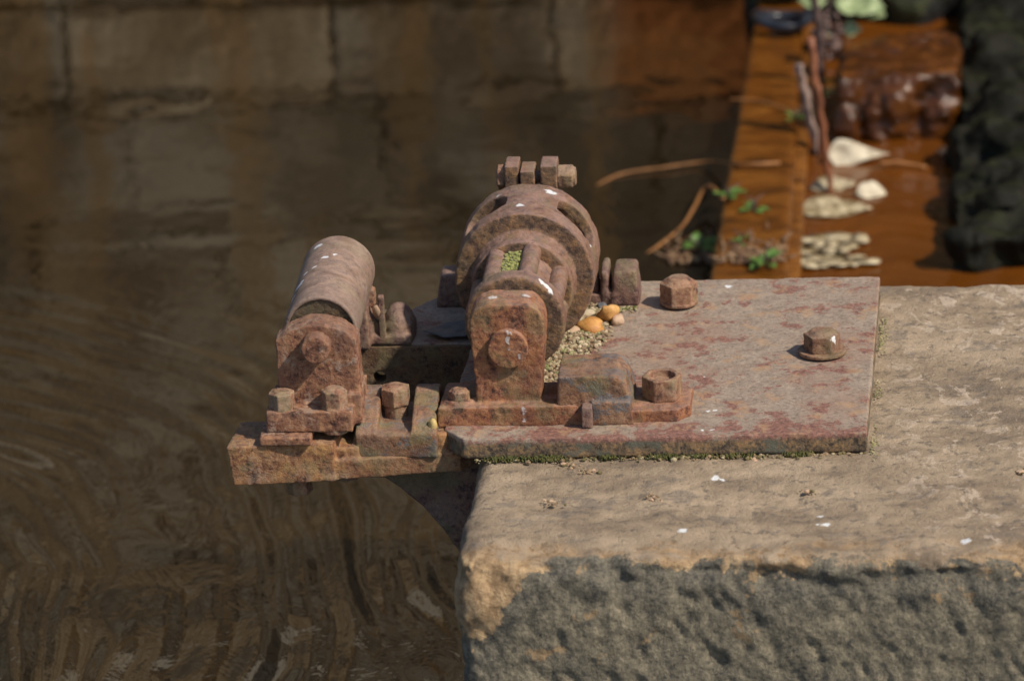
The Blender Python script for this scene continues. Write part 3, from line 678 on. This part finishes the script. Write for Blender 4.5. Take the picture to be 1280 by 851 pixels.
tag(b.build('pale_fragments', M_dead2), 'mottled pale flat fragments on the channel nearest the plate', 'leaf litter', kind='stuff')  # thin mottled pale pieces spread over the channel surface
# thin tail on the large leaf
stem('dry_grass_blade', up(1098, 212, -.42, .010), [(.03, .0, .0), (.075, -.01, -.007)], .003, .002, M_root, 'thin brown stalk trailing right from the bleached leaf')
# floating roots
def root(pts, r, label):
    P_ = [gp(x, y, WZ if x < 900 else -.383)+Vector((0, 0, h)) for x, y, h in pts]; k = []
    for i in range(len(P_)-1):
        pa, pb, pc, pd = P_[max(i-1, 0)], P_[i], P_[i+1], P_[min(i+2, len(P_)-1)]
        for t in np.linspace(0, 1, 8, endpoint=False): k.append(.5*((2*pb)+(-pa+pc)*t+(2*pa-5*pb+4*pc-pd)*t*t+(-pa+3*pb-3*pc+pd)*t**3))
    k.append(P_[-1])
    return tag(MB().tube(k, [r*(1-.35*i/len(k)) for i in range(len(k))], 8).build('root', M_root), label, 'root', 'thin orange roots over the water')
root([(975, 207, .004), (925, 210, .006), (890, 211, .012), (830, 214, .006), (770, 222, .003), (722, 246, -.004)], .0024, 'long straight orange root lying across ledge and water')
root([(905, 252, .004), (885, 256, .03), (868, 275, .02), (850, 292, .008), (805, 318, -.003)], .0032, 'curved orange root bending down from the ledge into the water')
root([(1000, 145, .004), (960, 132, .004), (935, 128, .004), (912, 127, .004)], .0018, 'short thin root lying on the orange ledge')
# little green plants
def plant(px, py, z, n, L, W, label, mat=M_leaf, h=.0):
    b = MB(); base = up(px, py, z, h); 
    e = empty('water_plant', base)
    for k in range(n):
        a_ = 2*PI*k/n+RNG.uniform(-.4, .4); el = RNG.uniform(.2, 1.0)
        dirv = Vector((math.cos(a_)*math.cos(el), math.sin(a_)*math.cos(el), math.sin(el))); q_ = dirv*RNG.uniform(.2, .7)*L
        leaf_bm(b, q_, dirv, (0, 0, 1), L*RNG.uniform(.7, 1.1), W*RNG.uniform(.8, 1.2), curl=.35)
    f = leafobj(b, 'leaves', mat, .0008); f.parent = e
    s_ = MB()
    for k in range(3): s_.tube([(0, 0, -.01), (RNG.normal(0, .004), RNG.normal(0, .004), .012), (RNG.normal(0, .01), RNG.normal(0, .01), .022)], [.0015, .0013, .0008], 6)
    s_.build('stalk', M_stem_d, e); return tag(e, label, 'plant', 'small green plants by the ledge')
plant(909, 250, -.385, 6, .022, .017, 'green sprig at the bend of the curved orange root')
plant(942, 264, -.385, 5, .018, .011, 'small sprig of narrow leaves on the middle of the ledge')
plant(996, 152, -.385, 5, .017, .010, 'tiny yellowish sprig on the ledge edge beside the stems')
plant(1046, 122, -.40, 6, .018, .014, 'bright green sprig right of the upright stems', h=.02)
plant(872, 314, WZ, 7, .022, .017, 'green sprig floating left of the ledge among brown debris')
plant(900, 320, WZ, 8, .022, .019, 'rounded green sprig in the debris just left of the ledge corner', h=.01)
plant(958, 333, -.385, 8, .024, .018, 'green sprig on the near end of the ledge behind the plate')
plant(925, 305, -.385, 4, .015, .009, 'sparse sprig above the debris on the near ledge')
# large pale leaves at the top
e = empty('broad_leaf_plant', up(1045, 60, -.40, 0))
b = MB()
for dx, dz, L, W, az in ((.0, .075, .06, .05, .1), (.028, .075, .055, .05, -.3), (-.012, .08, .05, .04, 2.6), (-.004, .03, .03, .03, 2.9), (.012, .03, .03, .028, .2), (.05, .06, .035, .03, -.5)):
    leaf_bm(b, Vector((dx, 0, dz)), (math.cos(az), math.sin(az)-.3, .05), (0, -.75, .65), L, W, curl=.2, fold=.2)
f = leafobj(b, 'leaves', M_leafp); f.parent = e
s_ = MB()
for dx in (0, .02, -.012): s_.tube([(dx*.2, 0, -.02), (dx*.6, .004, .04), (dx, 0, .09)], [.0025, .002, .0015], 6)
s_.build('stalk', M_stem_d, e); tag(e, 'broad pale green leaves at the top edge above the stems', 'plant')
# floating brown debris
b = MB()
for k in range(240):
    x_ = RNG.uniform(832, 985); y_ = 332-abs(RNG.normal(0, 13)); zl = WZ if x_ < 895 else -.385
    p = gp(x_, y_, zl); a_ = RNG.uniform(0, PI)
    L = RNG.uniform(.004, .02); b.tube([p+Vector((0, 0, .002)), p+Vector((L*math.cos(a_), L*math.sin(a_), .003+RNG.uniform(0, .008)))], [RNG.uniform(.0012, .004), .001], 5)
tag(b.build('floating_debris', simple('brown_debris', (.10, .045, .02), (.26, .16, .08))), 'brown twigs and leaf litter at the foot of the orange ledge', 'debris', kind='stuff')

# ------------------------------------------------------------------ things lying on the plate
def mp(u, v, z): return Vector(mw(u, v, z))
def mpx(px, py, z=0): return gp(px, py, z)
def pebble(name, p, r, sq, rot, mat, label, cat='pebble', sub=3, rough=.12, tilt=0, fr=60, group=None):
    b = MB(); vs = b.ball((0, 0, 0), r, sub, (1, 1, 1)); P_ = np.array([v.co[:] for v in vs]); off = RNG.uniform(0, 50)
    dd = 1+rough*fbm(P_*(.9/r)+off, 3); P_ = P_*dd[:, None]*np.array(sq)
    for v, q_ in zip(vs, P_): v.co = q_
    o = b.build(name, mat, None, p+Vector((0, 0, r*sq[2]*.8))); o.rotation_euler = (tilt, tilt*.5, rot)
    return tag(o, label, cat, group)
M_po = simple('orange_flint', (.40, .17, .04), (.56, .29, .085), .6, 70); M_po2 = simple('orange_stone', (.44, .21, .05), (.60, .34, .12), .65, 90)
M_pp = simple('pinkish_stone', (.38, .24, .15), (.50, .34, .22), .7); M_pt = simple('tan_stone', (.36, .28, .18), (.50, .40, .27), .8); M_pg = simple('grey_stone', (.10, .10, .105), (.22, .215, .21), .7)
M_py = simple('yellow_stone', (.42, .29, .09), (.58, .43, .18), .6)
pebble('pebble', mpx(740, 413), .019, (1, .85, .45), -.25, M_po, 'large flat orange pebble in the grit right of the slotted drum', tilt=.12, rough=.28)
pebble('pebble', mpx(761, 402), .0125, (1, .95, .95), .4, M_po2, 'bright orange angular pebble behind the large flat one', rough=.5)
pebble('pebble', mpx(773, 405), .0085, (1.1, .8, .8), .9, M_pp, 'small pinkish pebble right of the bright orange one', rough=.2)
pebble('pebble', mpx(753, 387), .0075, (1, .9, .8), .2, M_pg, 'dark grey pebble at the back of the grit patch', rough=.3)
pebble('pebble', mpx(716, 418), .0085, (1.2, 1, .7), .2, M_pp, 'flat pink pebble between the drum and the orange pebble', rough=.2)
pebble('pebble', mp(-.0715, -.302, .002), .0068, (.8, .9, 1.2), .2, M_py, 'yellow pebble wedged between the saddle lug and pedestal foot', rough=.1)
pebble('pebble', mp(-.166, -.006, .036), .008, (.8, .8, 1.25), .2, M_pp, 'pinkish pebble caught on the rear bracket of the left roller', rough=.1)
pebble('pebble', mp(.088, .08, .0), .010, (1.2, .9, .5), .1, M_pt, 'pale tan pebble near the rear pedestal foot', rough=.2)
fl = MB(); P_ = [mp(u_, v_, .006) for u_, v_ in ((-.115, .02), (-.085, -.004), (-.06, .0), (-.03, .01), (-.02, .05), (-.05, .058), (-.085, .05))]
fl.prism([(p.x, p.y) for p in P_], .005, .0075, 'z')
tag(cast(fl.build('rust_flake', simple('slate_grey', (.06, .06, .066), (.12, .118, .122), .5)), .0016, 2, .004, .03), 'dark slate grey flake lying on the back arm of the plate', 'flake')
# grit: countless small stones packed round the drum
def grit(name, n, fn, r, mat_list, label, cat, z=0):
    b = MB()
    for k in range(n):
        p = fn(); rr_ = r[0]+(r[1]-r[0])*RNG.random()**3.5
        vs = b.ball((p[0], p[1], p[2]+rr_*.3), rr_, 1, (RNG.uniform(.7, 1.2), RNG.uniform(.7, 1.2), RNG.uniform(.5, .9)), RNG.uniform(0, 3))
    o = b.build(name, mat_list[0], smooth=False)
    for m_ in mat_list[1:]: o.data.materials.append(m_)
    nf = 80
    for i, p in enumerate(o.data.polygons): p.material_index = int(_P[(i//nf) & 4095]) % len(mat_list)
    return tag(o, label, cat, kind='stuff')
M_gt = simple('grit_tan', (.26, .21, .12), (.40, .33, .20), .9, 200); M_gb = simple('grit_brown', (.17, .12, .07), (.30, .2, .11), .9, 200); M_gg = simple('grit_green', (.15, .15, .06), (.26, .25, .11), .9, 200)
def gfn():
    while True:
        u_ = RNG.uniform(.03, .135); v_ = RNG.uniform(-.20, .115)
        w_ = .118-.30*max(0, -(v_-.02))+RNG.normal(0, .007)-(.25*max(0, v_-.06))
        if u_ < w_: return mp(u_, v_, max(0, .010*(1-(w_-.06 and (u_-.03)/.09))))
grit('grit', 3600, gfn, (.0008, .0046), [M_gt, M_gb, M_gt, M_gb, M_gg, M_pt, M_gb], 'sandy grit heaped along the right side of the slotted drum', 'grit')
def gfn2():
    u_ = RNG.uniform(-.02, .45); return mp(u_, -.327-abs(RNG.normal(0, .006))+.008*(u_/.45), -.027)
M_moss = simple('moss', (.045, .05, .012), (.12, .115, .03), .95, 200); M_mossb = simple('moss_brown', (.10, .075, .03), (.18, .14, .06), .95, 200)
grit('soil', 380, gfn2, (.0010, .0042), [M_gb, M_mossb, M_gt, M_mossb], 'dark soil crumbs along the front foot of the plate', 'soil')
def moss(name, n, fn, label, mats=None):
    b = MB()
    for k in range(n):
        p = fn(); a_ = RNG.uniform(0, 2*PI); L = RNG.uniform(.003, .007)
        b.tube([p, p+Vector((math.cos(a_)*L*.6, math.sin(a_)*L*.6, L))], [RNG.uniform(.0009, .0018), .0004], 4)
    return tag(b.build(name, M_moss), label, 'moss', kind='stuff')
cl_ = [.01, .03, .055, .07, .07, .14, .205, .215, .25, .30, .37]
def mfn():
    u_ = cl_[int(RNG.integers(len(cl_)))]+RNG.normal(0, .009); return mp(u_, -.328-abs(RNG.normal(0, .005))+.008*max(0, u_)/.45, -.027)
moss('moss', 620, mfn, 'low green moss along the joint of plate and stone')
def mfn2():
    t = rad(RNG.uniform(-24, 3)); v_ = RNG.uniform(-.155, -.075); r_ = .0475+RNG.uniform(0, .004); return mp(AX[0]+r_*math.sin(t), v_, AX[1]+r_*math.cos(t))
grit('moss_cushion', 1100, mfn2, (.0010, .0032), [simple('moss_yellow', (.20, .21, .05), (.33, .33, .10), .95, 250), M_gg], 'yellow green moss growing between two bars of the cage roller', 'moss')
def mfn3(): 
    return mp(RNG.uniform(.075, .15), .108-abs(RNG.normal(0, .006)), .001)
grit('moss_fringe', 500, mfn3, (.0010, .003), [M_gg, M_moss, M_gt], 'green gritty moss at the foot of the rear pedestal', 'moss')
def mfn4():
    v_ = RNG.choice([-.29, -.12, .05, .08, .09, -.30])+RNG.normal(0, .022); return mp(.457+abs(RNG.normal(0, .005))-.001, v_, -.026)
grit('lichen_fringe', 260, mfn4, (.0008, .0022), [M_gg, M_gt, simple('lichen_yellow', (.24, .22, .08), (.36, .32, .14), .95, 200)], 'yellow lichen crumbs along the right edge of the plate', 'lichen')
def mfn5():
    c_ = [(690, 630), (816, 622), (712, 583), (735, 590), (850, 573), (938, 575), (1278, 590), (1010, 615)][int(RNG.integers(8))]
    p = gp(c_[0]+RNG.normal(0, 7), c_[1]+RNG.normal(0, 2.2), -.028); return p
grit('crumbs', 160, mfn5, (.0010, .0042), [M_gb, M_pp, M_mossb], 'rust crumbs scattered on the stone in front of the plate', 'crumbs')
